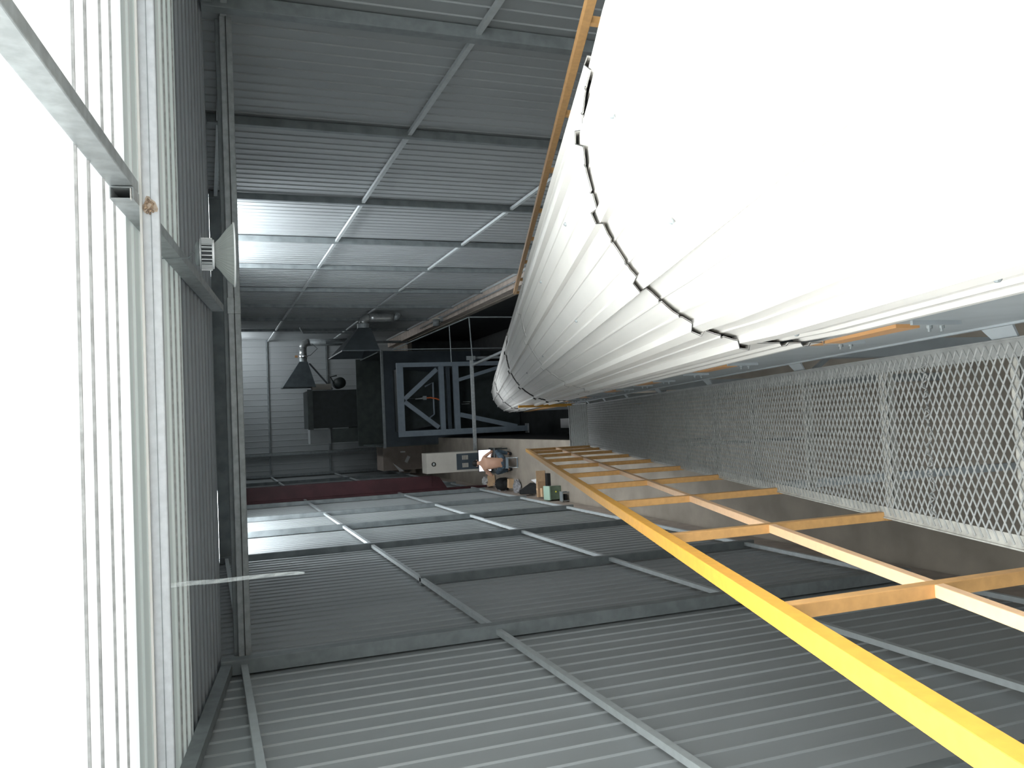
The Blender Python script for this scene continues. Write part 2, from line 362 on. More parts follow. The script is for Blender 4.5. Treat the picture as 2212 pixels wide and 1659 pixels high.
# ------------------------------------------------------------------ the inclined conveyor
SL = .327                                      # fall per metre of run
def inc(x, y, z0): return Vector((x, y, E(z0 - SL*y)))
CX, CZ, CR = .94, -1.11, .70
t = thing('belt_conveyor', 'long inclined belt conveyor under a white rounded ribbed cover', 'conveyor', (CX, 8, 0))
def cover_profile():
    """(x, z0) around the arch from left skirt to right skirt with trapezoid ribs"""
    pts = [(-1.36, 'L')]
    out = []
    def flat(x, z, nx, nz, h): out.append((x + nx*h, z + nz*h))
    # left skirt with two narrow ribs
    for z, h in ((-1.36, 0), (-1.30, 0), (-1.29, .012), (-1.27, .012), (-1.26, 0), (-1.20, 0), (-1.19, .010), (-1.175, .010), (-1.165, 0)):
        out.append((CX - CR - h, z))
    N = 180; ribs = [8.0, 24, 46, 68, 90, 112, 134, 156, 172]; mini = [16, 31.5, 39, 53.5, 61, 75.5, 83, 97.5, 105, 119.5, 127, 141.5, 149, 164]
    ang = []
    for r in ribs: ang += [(r-2.3, 0), (r-1.7, .028), (r+1.5, .028), (r+2.1, 0)]
    for r in mini: ang += [(r-.5, 0), (r-.2, .005), (r+.2, .005), (r+.5, 0)]
    ang += [(a, 0) for a in range(0, 181, 3) if all(abs(a-r) > 2.2 for r in ribs) and all(abs(a-r) > .7 for r in mini)]
    for a, h in sorted(ang, key=lambda q: -q[0]):
        c, s = math.cos(math.radians(a)), math.sin(math.radians(a))
        out.append((CX + (CR+h)*c, CZ + (CR+h)*s))
    out += [(CX+CR, -1.2), (CX+CR, -1.36)]
    return out
PR = cover_profile(); SHEETS = []
joints = [-2.6, -.9 - 1.0, 2.52, 6.8, 11.1, 15.2, 18.1]
joints = [-1.8, 2.52, 6.8, 11.1, 15.4, 19.7, 23.4, 27.0]
for i in range(len(joints)-1):
    y0, y1 = joints[i], joints[i+1] + .07
    g = .004*(1 if i % 2 else -1)
    mb = MB(); ny = 10; n = len(PR)
    for j in range(ny+1):
        y = y0 + (y1-y0)*j/ny
        for k, (x, z) in enumerate(PR):
            dx, dz = x - CX, z - CZ; L = math.hypot(dx, dz) or 1
            e = g - (.012 if j == ny else 0)
            wob = .006*math.sin(k*1.7 + i*2) if j == 0 else 0     # hand-cut sheet ends
            p = inc(x + dx/L*e, y + wob, z + dz/L*e); mb.v.append(p)
    for j in range(ny):
        for k in range(n-1): mb.f.append((j*n+k, j*n+k+1, (j+1)*n+k+1, (j+1)*n+k))
    cs = mb.build('cover_sheet', M_white, t, solid=.003); SHEETS.append((y0, cs))
    if i:                                       # dark lap joint where two sheets meet
        mb = MB()
        for k in range(n):
            (xa, za) = PR[k]; dx, dz = xa - CX, za - CZ; L = math.hypot(dx, dz)
            wa = .006*math.sin(k*1.7 + i*2); wd = .003 + .004*abs(math.sin(k*.23 + i))
            mb.v += [inc(xa + dx/L*.0065, y0 - wd + wa, za + dz/L*.0065), inc(xa + dx/L*.0065, y0 + wa, za + dz/L*.0065)]
        for k in range(n-1): mb.f.append((2*k, 2*k+1, 2*k+3, 2*k+2))
        mb.build('lap_joint', M_gap, cs, solid=.001)
# screws on the cover ribs
def screw(a, y):
    c, s = math.cos(math.radians(a)), math.sin(math.radians(a))
    p = inc(CX + (CR+.004)*c, y, CZ + (CR+.004)*s); q = inc(CX + (CR+.014)*c, y, CZ + (CR+.014)*s)
    MB().tube([p, p.lerp(q, .5), q], [.009, .009, .005], 8).build('screw', M_galvd, [c_ for y_, c_ in SHEETS if y_ <= y][-1])
for y in (1.9, 4.0, 6.3, 8.6, 10.8): screw(128, y)
for y in (1.2, 2.2, 3.3, 4.6, 6.2, 8.0, 10.5): screw(178, y)
for y in (2.0, 3.2, 4.6): screw(100, y)
# frame channels
for sx, nm in ((1, 'L'), (-1, 'R')):
    xo = CX - sx*.69                            # outer edge
    mb = MB()
    for (xa, xb, za, zb) in ((xo, xo+sx*.008, -1.88, -1.40), (xo-sx*.008, xo+sx*.06, -1.90, -1.88), (xo, xo+sx*.06, -1.40, -1.39)):
        mb.hexa([inc(min(xa,xb), -2, za), inc(max(xa,xb), -2, za), inc(max(xa,xb), 27.4, za), inc(min(xa,xb), 27.4, za),
                 inc(min(xa,xb), -2, zb), inc(max(xa,xb), -2, zb), inc(max(xa,xb), 27.4, zb), inc(min(xa,xb), 27.4, zb)])
    mb.build('side_channel', M_frame, t)
mb = MB()
mb.hexa([inc(.42, -2, -1.33), inc(1.46, -2, -1.33), inc(1.46, 27.2, -1.33), inc(.42, 27.2, -1.33), inc(.42, -2, -1.32), inc(1.46, -2, -1.32), inc(1.46, 27.2, -1.32), inc(.42, 27.2, -1.32)])
mb.build('belt', M_rubber, t)
mb = MB()
mb.hexa([inc(.42, -2, -1.83), inc(1.46, -2, -1.83), inc(1.46, 27.2, -1.83), inc(.42, 27.2, -1.83), inc(.42, -2, -1.82), inc(1.46, -2, -1.82), inc(1.46, 27.2, -1.82), inc(.42, 27.2, -1.82)])
mb.build('return_belt', M_rubber, t)
MB().tube([inc(.4, 27.1, -1.58), inc(1.48, 27.1, -1.58)], .24, 24).build('tail_drum', M_dark, t, smooth=False)
# idler brackets with orange roller brackets, along the near channel
for i, y in enumerate((1.98, 2.61, 3.83, 4.78, 5.7, 6.52, 7.4, 8.5, 9.6, 10.7, 11.8, 12.9, 14.0)):
    PL = MB().hexa([inc(.236, y, -1.62), inc(.25, y, -1.62), inc(.25, y+.015, -1.62), inc(.236, y+.015, -1.62), inc(.236, y, -1.42), inc(.25, y, -1.42), inc(.25, y+.015, -1.42), inc(.236, y+.015, -1.42)]); bp_ = MB(); bp_.v, bp_.f = PL.v, PL.f; bp_ = bp_.build('bracket_plate', M_frame, t)
    for dy, dz, r_ in ((.06, -1.53, .010), (.05, -1.575, .009)):
        p = inc(.244, y + dy, dz)
        MB().tube([p, p + Vector((-.014, 0, 0)), p + Vector((-.0141, 0, 0)), p + Vector((-.024, 0, 0))], [r_, r_, r_*.5, r_*.5], 8).build('bolt', M_column, bp_)
    if i % 2 == 0:
        MB().hexa([inc(.238, y+.10, -1.52), inc(.25, y+.10, -1.52), inc(.25, y+.85, -1.52), inc(.238, y+.62, -1.50),
                   inc(.238, y+.10, -1.42), inc(.25, y+.10, -1.42), inc(.25, y+.85, -1.42), inc(.238, y+.62, -1.42)]).build('idler_arm', M_org, t)
# orange skirt strip along the lower end
MB().hexa([inc(.225, 15.4, -1.78), inc(.243, 15.4, -1.78), inc(.243, 27, -1.78), inc(.225, 27, -1.78), inc(.225, 15.4, -1.55), inc(.243, 15.4, -1.55), inc(.243, 27, -1.55), inc(.225, 27, -1.55)]).build('skirt_strip', M_post, t)
# legs under the conveyor
for y in (3.6, 8.2, 12.8, 17.0, 22.0, 26.4):
    mb = MB()
    for x in (.30, 1.58): mb.box(x-.05, x+.05, y-.05, y+.05, PZ if y > 19 else 0, inc(0, y, -1.89).z)
    h = inc(0, y, -1.89).z
    if y < 19: mb.box(.30, 1.58, y-.03, y+.03, h*.5, h*.5+.08); mb.beam((.30, y, h*.5), (1.58, y, .3), .05, .05)
    else: mb.box(.30, 1.58, y-.03, y+.03, PZ+.4, PZ+.48)
    mb.build('support_leg', M_frame, t)

# ------------------------------------------------------------------ walkway beside the conveyor
WX0, WX1, WZ = -.515, .185, -1.93
w = thing('inclined_walkway', 'grey expanded metal walkway sloping down beside the white cover', 'walkway', (-.17, 7, 0))
mb = MB(); LWD, SWD, SW = .070, .044, .0046
y = 0.6; row = 0; V = mb.v; F = mb.f
Y1 = 13.06
import itertools
def strand(a, b, hh=.004):
    """one strand of the expanded sheet, leaning as stretched metal does"""
    d = (b - a); s_ = Vector((-d.y, d.x, 0)); s_.normalize(); s_ *= SW/2
    up = Vector((0, 0, hh/2)); k = len(V)
    V.extend([a - s_ - up*1.0, a + s_ + up*.2, b + s_ + up*.2, b - s_ - up*1.0, a - s_ + up*.4, a + s_ + up*1.6, b + s_ + up*1.6, b - s_ + up*.4])
    F.extend([(k, k+3, k+2, k+1), (k+4, k+5, k+6, k+7), (k, k+1, k+5, k+4), (k+2, k+3, k+7, k+6), (k+1, k+2, k+6, k+5), (k+3, k, k+4, k+7)])
while y < Y1:
    x = WX0 + (LWD/2 if row % 2 else 0)
    while x < WX1 - .003:
        # strand zigzag from node (x, y) to (x+LWD/2, y+SWD/2) and back
        xa, xb, xc = x, min(x + LWD/2, WX1), min(x + LWD, WX1)
        n0 = inc(xa, y, WZ); n1 = inc(xb, y + SWD/2, WZ)
        strand(n0, n1)
        if xb < WX1: strand(n1, inc(xc, y + SWD/2 - SWD/2*(xc-xb)/(LWD/2), WZ))
        x += LWD
    y += SWD/2; row += 1
deck = mb.build('expanded_metal_deck', M_deck, w)
mb = MB()
for (xa, xb, za, zb) in ((WX0-.012, WX0+.035, -.008, -.002), (WX0-.018, WX0-.012, -.06, .004)):
    mb.hexa([inc(xa, -.5, WZ+za), inc(xb, -.5, WZ+za), inc(xb, 13.1, WZ+za), inc(xa, 13.1, WZ+za), inc(xa, -.5, WZ+zb), inc(xb, -.5, WZ+zb), inc(xb, 13.1, WZ+zb), inc(xa, 13.1, WZ+zb)])
mb.build('outer_edge_angle', M_deckb, w)
mb = MB()
for (xa, xb, za, zb) in ((WX1-.05, WX1+.018, -.008, -.002), (WX1+.012, WX1+.018, -.06, .004)):
    mb.hexa([inc(xa, -.5, WZ+za), inc(xb, -.5, WZ+za), inc(xb, 13.1, WZ+za), inc(xa, 13.1, WZ+za), inc(xa, -.5, WZ+zb), inc(xb, -.5, WZ+zb), inc(xb, 13.1, WZ+zb), inc(xa, 13.1, WZ+zb)])
mb.build('inner_edge_angle', M_deck, w)
yy = .27; k = 0
while yy < 13:
    ln = .05 if k % 3 else .07
    b = MB(); b.hexa([inc(WX0, yy, WZ-.012), inc(WX1, yy, WZ-.012), inc(WX1, yy+ln, WZ-.012), inc(WX0, yy+ln, WZ-.012), inc(WX0, yy, WZ-.008), inc(WX1, yy, WZ-.008), inc(WX1, yy+ln, WZ-.008), inc(WX0, yy+ln, WZ-.008)])
    b.hexa([inc(WX0, yy, WZ-.05), inc(WX1, yy, WZ-.05), inc(WX1, yy+.005, WZ-.05), inc(WX0, yy+.005, WZ-.05), inc(WX0, yy, WZ-.008), inc(WX1, yy, WZ-.008), inc(WX1, yy+.005, WZ-.008), inc(WX0, yy+.005, WZ-.008)])
    b.build('cross_angle', M_deckb, w)
    b = MB()                                   # bracket plate to the conveyor channel
    if k % 2 == 0: b.hexa([inc(WX1, yy, WZ-.03), inc(.26, yy-.02, -1.90), inc(.26, yy+.16, -1.90), inc(WX1, yy+.12, WZ-.03), inc(WX1, yy, WZ-.02), inc(.26, yy-.02, -1.888), inc(.26, yy+.16, -1.888), inc(WX1, yy+.12, WZ-.02)]).build('bracket', M_frame, w)
    yy += .895; k += 1
# ragged sheet joint in the deck
mb = MB()
mb.tube([inc(WX0 + .03 + .64*i/70, 2.62 + random.uniform(-.022, .022), WZ + .006 + random.uniform(0, .006)) for i in range(71)], .0035, 5)
mb.build('ragged_sheet_joint', M_deck, w)
for y in (4.4, 10.7):
    b = MB(); b.box(WX0-.01, WX0+.04, y-.03, y+.03, 0, inc(0, y, WZ-.03).z); b.build('support_post', M_frame, w)
# level landing at the foot
l = thing('landing_platform', 'small level mesh landing at the foot of the inclined walkway', 'landing', (-.17, 13.4, E(-6.2)))
mb = MB(); lz = E(-6.2)
for i in range(18):
    y0 = 13.1 + i*.04
    mb.box(WX0-.02, WX1+.02, y0, y0+.016, lz-.012, lz)
for i in range(12):
    x0 = WX0 + i*.062; mb.box(x0, x0+.008, 13.1, 13.82, lz-.02, lz-.012)
mb.build('grating', M_deck, l)
mb = MB(); mb.box(WX0-.04, WX0-.02, 13.08, 13.84, lz-.08, lz+.01).box(WX1+.02, WX1+.04, 13.08, 13.84, lz-.08, lz+.01).box(WX0-.04, WX1+.04, 13.82, 13.84, lz-.08, lz+.01)
mb.build('edge_frame', M_deck, l)
for (x, y) in ((WX0-.03, 13.14), (WX1+.03, 13.14), (WX0-.03, 13.8), (WX1+.03, 13.8)):
    MB().box(x-.02, x+.02, y-.02, y+.02, 0, lz-.01).build('leg', M_frame, l)
# steps from the landing to the floor
s_ = thing('steel_steps', 'steep dark steel steps going down from the mesh landing to the floor', 'steps', (-.17, 15, 0))
for x in (WX0, WX1): MB().beam((x, 13.86, lz-.06), (x, 16.0, .03), .03, .16).build('stringer', M_frame, s_)
for i in range(11):
    f = (i+.5)/11; y = 13.86 + 2.14*f; z = (lz-.06)*(1-f)
    MB().box(WX0+.02, WX1-.02, y-.09, y+.09, z, z+.02).build('tread', M_frame, s_)
MB().beam((WX1+.03, 13.7, lz+1.0), (WX1+.03, 16.1, 1.0), .04, .04).build('handrail', M_yel, s_)
MB().box(WX1+.01, WX1+.05, 16.06, 16.10, 0, 1.02).build('handrail_post', M_yel, s_)
MB().box(WX1+.01, WX1+.05, 13.70, 13.74, lz-.06, lz+1.02).build('handrail_post', M_yel, s_)

# ------------------------------------------------------------------ yellow handrails
def rail(label, x, x_in, ys, zt, zm, zb, y0, y1, mt=None):
    t = thing('yellow_handrail', label, 'handrail', (x, ys[0], inc(0, ys[0], zb).z), 'yellow handrails of the walkway')
    def seg(nm, z, w, h, m, ya, yb): 
        return MB().hexa([inc(x-w/2, ya, z-h/2), inc(x+w/2, ya, z-h/2), inc(x+w/2, yb, z-h/2), inc(x-w/2, yb, z-h/2),
                   inc(x-w/2, ya, z+h/2), inc(x+w/2, ya, z+h/2), inc(x+w/2, yb, z+h/2), inc(x-w/2, yb, z+h/2)]).build(nm, m, t, bevel=.003)
    seg('top_rail', zt, .052, .052, mt or M_yel, y0, y1)
    seg('middle_rail', zm, .0365, .036, M_yelp, y0, y1)
    for y in ys:
        a = inc(0, y, zb).z; b = inc(0, y, zt).z - .02
        po = MB().box(x-.02, x+.02, y-.021, y+.021, a, b).build('post', M_post, t, bevel=.003)
        MB().box(x-.02 if x_in > x else x-.026, x+.026 if x_in > x else x+.02, y-.024, y+.024, a-.02, a+.012).build('post_foot', M_post, po)
    return t
LP = [.55, 1.80, 3.06, 4.38, 5.60, 6.80, 8.10, 9.40, 10.68, 11.9, 12.98]
rail('yellow square-tube handrail on the open left side of the walkway', -.527, 0, LP, -.775, -1.31, -1.95, -1.2, 13.0)
RP = [2.55, 3.83, 5.08, 6.30, 7.58, 8.80, 10.12, 11.42, 12.62]
MR = 1; rail('yellow handrail on the far right side beyond the white cover', 2.06, 0, RP, -.665, -1.2, -1.85, 1.0, 12.66, M_post)

# ------------------------------------------------------------------ machinery at the far end
# trestle
SCL = []
t = TR = thing('steel_trestle', 'blue-grey braced steel frame standing behind the conveyor tail', 'steel frame', (.7, 23, 0))
TX0, TX1, TZ = -.36, 1.72, 3.88
def mem(nm, a, b, w=.14, d=.12): MB().beam(a, b, d, w, up=(0, 0, 1) if abs((Vector(b)-Vector(a)).z) < 1.4 else (1, 0, 0)).build(nm, M_blue, t)
MB().box(TX0, TX0+.16, 22.94, 23.06, 0.012, TZ).build('leg', M_blue, t)
MB().box(TX1-.12, TX1, 22.94, 23.06, 0.012, TZ).build('leg', M_blue, t)
MB().box(TX0+.161, TX1-.121, 22.95, 23.05, TZ-.18, TZ).build('top_beam', M_blue, t)
MB().box(TX0+.161, TX1-.121, 22.95, 23.05, 2.52, 2.66).build('cross_beam', M_blue, t)
MB().box(TX0+.161, TX1-.121, 22.95, 23.05, 2.08, 2.24).build('cross_beam', M_blue, t)
MB().beam((.70, 22.99, 3.68), (1.52, 22.99, 2.72), .07, .12).build('brace', M_blue, t)
MB().beam((.62, 22.99, 3.68), (-.14, 22.99, 2.72), .07, .12).build('brace', M_blue, t)
MB().beam((.20, 22.98, 2.08), (-.22, 22.98, .35), .07, .13, up=(1, 0, 0)).build('brace', M_blue, t)
MB().beam((1.2, 22.98, 2.08), (1.55, 22.98, .8), .07, .10, up=(1, 0, 0)).build('brace', M_blue, t)
MB().box(TX0-.06, TX0+.22, 22.86, 23.14, .012, .035).build('base_plate', M_galv, t)
MB().box(TX0+.16, TX1-.12, 22.96, 23.04, 2.34, 2.44).build('tie_bar', M_bluedk, t)
# orange hose and hook inside the frame
t2 = thing('chain_hoist', 'small steel hook with an orange hose hanging in the braced frame', 'hoist', (.6, 23.4, 3.2))
hp = [at(917, 860, y=23.4), at(930, 859, y=23.4), at(942, 861, y=23.4), at(950, 864, y=23.4), at(956, 868, y=23.4)]
MB().tube(hp, .02, 8).build('hose', M_hose, t2, smooth=True)
a, b = at(897, 862, y=23.4), at(917, 860, y=23.4)
MB().tube([a, b], [.012, .03], 8).build('nozzle', M_galv, t2)
MB().box(b.x-.05, b.x+.06, 23.35, 23.45, b.z-.05, b.z+.05).build('hook_block', M_galvd, t2)
MB().tube([(b.x, 23.4, b.z+.05), (b.x, 23.4, 3.70)], .006, 6).build('chain', M_galvd, t2)
# big bin behind the frame
SCL.append((t2, 1.357)); SCL.append((TR, 1.357))
t = BIN = thing('storage_bin', 'large open dark steel bin behind the braced frame', 'bin', (.8, 26, 0))
BX0, BX1 = -.66, 2.2
MB().hexa([(BX0+.05, 24.45, .9), (BX1-.05, 24.45, .9), (BX1-.05, 24.5, .9), (BX0+.05, 24.5, .9), (BX0, 24.45, 4.0), (BX1, 24.45, 4.0), (BX1, 24.5, 4.0), (BX0, 24.5, 4.0)]).build('front_panel', M_bluedk, t)
MB().box(BX0, BX1, 27.45, 27.5, .9, 4.25).build('rear_panel', M_darkg, t)
MB().box(BX0, BX0+.05, 24.5, 27.45, .9, 4.1).build('side_panel', M_darkg, t)
MB().box(BX1-.05, BX1, 24.5, 27.45, .9, 4.1).build('side_panel', M_darkg, t)
MB().box(BX0+.05, BX1-.05, 24.5, 27.45, .9, 1.0).build('bottom_panel', M_dark, t)
MB().box(BX0-.03, BX1+.03, 24.40, 24.46, 3.96, 4.03).build('front_rim', M_galvd, t)
for (x, y) in ((BX0+.1, 24.55), (BX1-.1, 24.55), (BX0+.1, 27.4), (BX1-.1, 27.4)):
    MB().box(x-.07, x+.07, y-.07, y+.07, .012, .9).build('leg', M_dark, t)
SCL.append((BIN, 1.357))
# stuff inside the frame bay: machine between trestle and bin
t = FM = thing('feeder_machine', 'dark feeder machine with pipework inside the braced frame', 'machine', (.7, 23.8, 0))
MB().box(-.24, 1.62, 23.55, 24.3, .012, 2.05).build('body', M_dark, t, bevel=.03)
MB().hexa([(.0, 23.7, 2.05), (1.4, 23.7, 2.05), (1.4, 24.2, 2.05), (.0, 24.2, 2.05), (-.22, 23.6, 3.7), (1.6, 23.6, 3.7), (1.6, 24.3, 3.7), (-.22, 24.3, 3.7)]).build('chute', M_dark, t)
MB().tube([at(918, 835, y=23.45), at(935, 826, y=23.45), at(938, 895, y=23.45), at(925, 905, y=23.45)], .025, 8).build('pipe', M_blue, t)
MB().tube([at(1000, 868, y=23.3), at(1016, 868, y=23.3)], .012, 6).build('rod', M_galv, t)
MB().tube([at(997, 873, y=23.3), at(1014, 872, y=23.3)], .012, 6).build('rod', M_galv, t)
SCL.append((FM, 1.357))
# galvanised beam across the pit
t = thing('galvanised_beam', 'thin galvanised beam laid across the dark pit in front of the blue-grey frame', 'beam', (.4, 27.9, 0))
a, b = at(1018, 772, y=27.9), at(1027, 978, y=27.9)
MB().beam(a, b, .07, .12).build('cross_beam', M_galv, t, bevel=.005)
MB().box(a.x-.05, a.x+.03, 27.94, 28.02, PZ, a.z).build('leg', M_galvd, t)
MB().box(b.x-.02, b.x+.06, 27.94, 28.02, 0, b.z).build('leg', M_galvd, t)
MB().beam((a.x-.28, 27.85, a.z-.02), (a.x+.10, 22.8, a.z-.25), .07, .10).build('side_beam', M_galv, t)
MB().box(a.x+.06, a.x+.14, 22.8, 22.88, PZ, a.z-.3).build('leg', M_galvd, t)
MB().box(a.x-.10, a.x+.04, 27.80, 27.86, a.z-.12, a.z+.2).build('corner_plate', M_galvd, t)
# thin pipe frame by the right wall
t = thing('pipe_guard', 'thin bent grey pipe guard over the pit between the frame and the right wall', 'pipe guard', (2.6, 23.5, 0))
p1, p2, p3 = at(848, 755, y=31.0), at(1013, 685, y=27.2), at(1021, 780, y=26.8)
MB().tube([p1, p1.lerp(p2, .5), p2 + (p1-p2).normalized()*.06, p2, p2 + (p3-p2).normalized()*.06, p3], .022, 8).build('pipe', M_galvd, t)
q1 = p1.lerp(p2, .76); q2 = at(975, 782, y=27.9)
MB().tube([q1, q2], .02, 8).build('crossbar', M_galvd, t)
MB().box(p2.x-.02, p2.x+.02, p2.y-.02, p2.y+.02, PZ, p2.z-.02).build('leg', M_galvd, t)
MB().box(p1.x-.02, p1.x+.02, p1.y-.02, p1.y+.02, PZ, p1.z-.02).build('leg', M_galvd, t)
# exhaust hoods: pyramids on their side, mouth facing the machine to the left
def hood(label, neck, r, xm, y0, y1, z0, z1, m):
    t = thing('exhaust_hood', label, 'exhaust hood', tuple(neck), 'pyramid exhaust hoods')
    n = Vector(neck)
    top = [n + Vector((0, -r, -r)), n + Vector((0, r, -r)), n + Vector((0, r, r)), n + Vector((0, -r, r))]
    mouth = [Vector((xm, y0, z0)), Vector((xm, y1, z0)), Vector((xm, y1, z1)), Vector((xm, y0, z1))]
    b = MB()
    for i in range(4):
        j = (i+1) % 4; b.quad(mouth[i], mouth[j], top[j], top[i])
    b.build('canopy', m, t, solid=.02)
    lo = MB()
    for i in range(4):
        j = (i+1) % 4; lo.beam(mouth[i], mouth[j], .03, .04, up=(1, 0, 0))
    lo.build('mouth_rim', m, t)
    MB().tube([n, n + Vector((.18, 0, 0))], r*1.02, 20).build('collar', M_galvd, t)
    return t
A1 = at(655, 782, y=38.5)
xm = at(640, 836, y=38).x
h1 = hood('smaller dark pyramid exhaust hood under a bright round duct elbow', A1, .17, xm, 37.9, 39.0, at(682, 836, y=37.9).z, at(612, 836, y=37.9).z, M_hood)
d0 = A1 + Vector((.18, 0, 0))
t = thing('round_duct', 'bright round metal duct with an elbow above the smaller hood', 'duct', tuple(d0))
e0 = Vector((at(655, 752, y=38.5).x, 38.5, A1.z))
MB().tube([d0, e0], .17, 20).build('straight_run', M_duct, t, smooth=True)
pts = [e0 + Vector((.26*math.sin(a), 0, -.26*(1-math.cos(a)))) for a in [i*PI/2/6 for i in range(7)]]
MB().tube(pts, .175, 20).build('elbow', M_duct, t, smooth=True)
MB().tube([pts[-1], pts[-1] - Vector((0, 0, 2.1))], .16, 20).build('down_pipe', M_galvd, t, smooth=True)
MB().tube([d0 + Vector((.02, 0, 0)), d0 + Vector((.10, 0, 0))], .20, 20).build('clamp', M_pipe, t)
MB().tube([d0 + Vector((.05, -.2, .22)), d0 + Vector((.0, -.26, .1)), d0 + Vector((.1, -.26, -.3)), d0 + Vector((.4, -.24, -.62)), d0 + Vector((.62, -.2, -.4))], .014, 6).build('cable', M_rubber, t, smooth=True)
MB().rbox((d0.x+.05, 38.25, d0.z+.32), (.10, .06, .12)).build('orange_valve', M_org, t)
A2 = at(785, 710, y=30.4)
h2 = hood('larger dark pyramid exhaust hood beside the right wall', A2, .22, at(780, 757, y=28.8).x, 28.8, 32.2, at(820, 757, y=28.8).z, at(740, 757, y=28.8).z, M_hood)
d0 = A2 + Vector((.18, 0, 0))
t = thing('round_duct', 'dull flexible duct bending down from the larger hood at the right wall', 'duct', tuple(d0))
pts = [d0 + Vector((.22*math.sin(a), 0, -.22*(1-math.cos(a)))) for a in [i*PI/2/6 for i in range(7)]]
MB().tube(pts, .16, 18).build('elbow', M_duct, t, smooth=True)
q = [pts[-1] - Vector((0, 0, .18*k)) + Vector((.012*math.sin(k*2), 0, 0)) for k in range(6)]
MB().tube(q, [.17 if k % 2 else .15 for k in range(6)], 18).build('flexible_pipe', M_duct, t, smooth=True)
MB().tube([q[-1], q[-1] + Vector((.05, 0, -.16)), q[-1] + Vector((XRS - .18 - q[-1].x, 0, -.22))], .12, 14).build('wall_stub', M_galvd, t, smooth=True)
# bracket arm of the small hood + wall pipes
t = thing('wall_pipe', 'thin dark pipe with bends on the right wall behind the hoods', 'pipe', (4.0, 33, 6))
q = [at(648, 690, y=36), at(649, 710, y=36), at(655, 719, y=36), at(760, 719, y=36)]
MB().tube([q[0], q[1], q[1].lerp(q[2], .6), q[2], q[3]], .035, 8).build('pipe_run', M_galvd, t)
MB().beam(q[0], (XRS-.02, 36, q[0].z), .03, .03).build('wall_clip', M_galvd, t)
t = thing('stand_pipe', 'thin dark vertical pipe rising behind the two exhaust hoods', 'pipe', (3.1, 39, 0))
a = at(703, 740, y=38)
MB().tube([(a.x, 38, .0), (a.x, 38, a.z)], .06, 10).build('riser', M_column, t)
MB().lathe((a.x, 38, 0), [(.14, 0), (.14, .05)], 12, True, True).build('foot', M_column, t)
# dark machine
t = MC = thing('filter_machine', 'black boxy machine with a cylinder on top standing at the far end', 'machine', (.7, 33, 0))
MB().box(-.02, 1.46, 33, 34.6, 0.0, 5.2).build('body', M_dark, t, bevel=.02)
MB().box(-.06, 1.50, 32.96, 33.0, 5.02, 5.22).build('top_flange', M_darkg, t)
MB().box(1.50, 1.72, 33.2, 33.6, 4.25, 5.0).build('control_box', M_cab, t, bevel=.01)
MB().box(-.62, -.06, 33.1, 33.8, 4.35, 5.15).build('side_box', M_wall, t, bevel=.01)
MB().box(-.60, -.06, 33.0, 33.09, 3.3, 4.3).build('side_plate', M_darkg, t)
MB().tube([(1.75, 33.2, 3.9), (1.75, 33.9, 3.9)], .22, 20).build('motor', M_dark, t, smooth=True)
MB().tube([(1.7, 33.4, 4.1), (2.0, 33.4, 4.25), (2.05, 33.4, 4.0)], .03, 8).build('hose', M_dark, t)
MB().box(-.06, -.02, 33.2, 33.4, 3.2, 3.6).build('bracket', M_darkg, t)
MB().beam((1.5, 33.3, 4.2), (2.55, 33.4, 5.05), .10, .05).build('strut', M_hood, t)
SCL.append((MC, 1.15))
# dark red panel
t = thing('red_panel', 'tall dark red steel panel standing at the left wall behind the cabinet', 'panel', (-2.14, 26.8, 0))
MB().box(-2.17, -1.74, 26.75, 26.83, 2.0, E(-.42)).build('leaf', M_red, t, bevel=.01)
MB().box(-2.24, -2.17, 26.70, 26.90, 0.0, E(-.42)).build('edge_post', M_red, t)
MB().hexa([(-2.17, 26.76, 1.5), (-1.80, 26.76, 1.75), (-1.80, 26.82, 1.75), (-2.17, 26.82, 1.5), (-2.17, 26.76, 2.0), (-1.74, 26.76, 2.0), (-1.74, 26.82, 2.0), (-2.17, 26.82, 2.0)]).build('lower_gusset', M_red, t)

# big cardboard box by the far wall
t = thing('cardboard_carton', 'large upright grey-brown carton with white tape at the far wall', 'carton', (-1.5, 36.5, 0))
MB().box(-2.0, -.95, 36, 37.4, 0, 1.75).build('carton_body', M_cardd, t)
MB().quad(at(862, 1019, y=35.98), at(862, 1017, y=35.98), at(848, 1000, y=35.98), at(874, 1018, y=35.98)).build('torn_flap', M_paper, t, solid=.01)
for (u, v, w_, h_, r) in ((870, 976, .06, .22, 0), (880, 992, .30, .14, .5)):
    p = at(u, v, y=35.98); MB().rbox((p.x, 35.97, p.z), (w_, .012, h_), 0, ('Y', r)).build('white_sticker', M_paper, t)
# low beige wall block with conduit at right
for u, v, nm in ((905, 690, 'near'),):
    p = at(u, v, x=3.95)
    t = thing('wall_motor', 'small round grey motor fixed on the low beige right wall', 'motor', (3.9, p.y, .30))
    MB().tube([(3.95, p.y, .55), (3.7, p.y, .55)], .13, 16).build('body', M_galvd, t, smooth=True)
    MB().tube([(3.99, p.y, .55), (3.94, p.y, .55)], .17, 16).build('flange', M_cab, t)
    MB().box(3.86, 4.06, p.y-.12, p.y+.12, .30, .44).build('foot', M_galvd, t)
pts = [Vector((3.99, 19.0 + i*1.0, .38 + .012*math.sin(i*2))) for i in range(16)]
o = MB().tube(pts, .025, 8).build('foil_pipe', M_pipe, origin=(3.99, 25, .36), smooth=True)
tag(o, 'long shiny pipe lying on the low beige wall at right', 'pipe')
bw = at(1222, 914, z=PZ)
o = MB().box(bw.x-.17, bw.x+.17, bw.y-.4, bw.y+.4, PZ, PZ+.03).build('white_board', M_paper, origin=(bw.x, bw.y, PZ))
tag(o, 'pale flat board lying on the bottom of the dark pit', 'board')

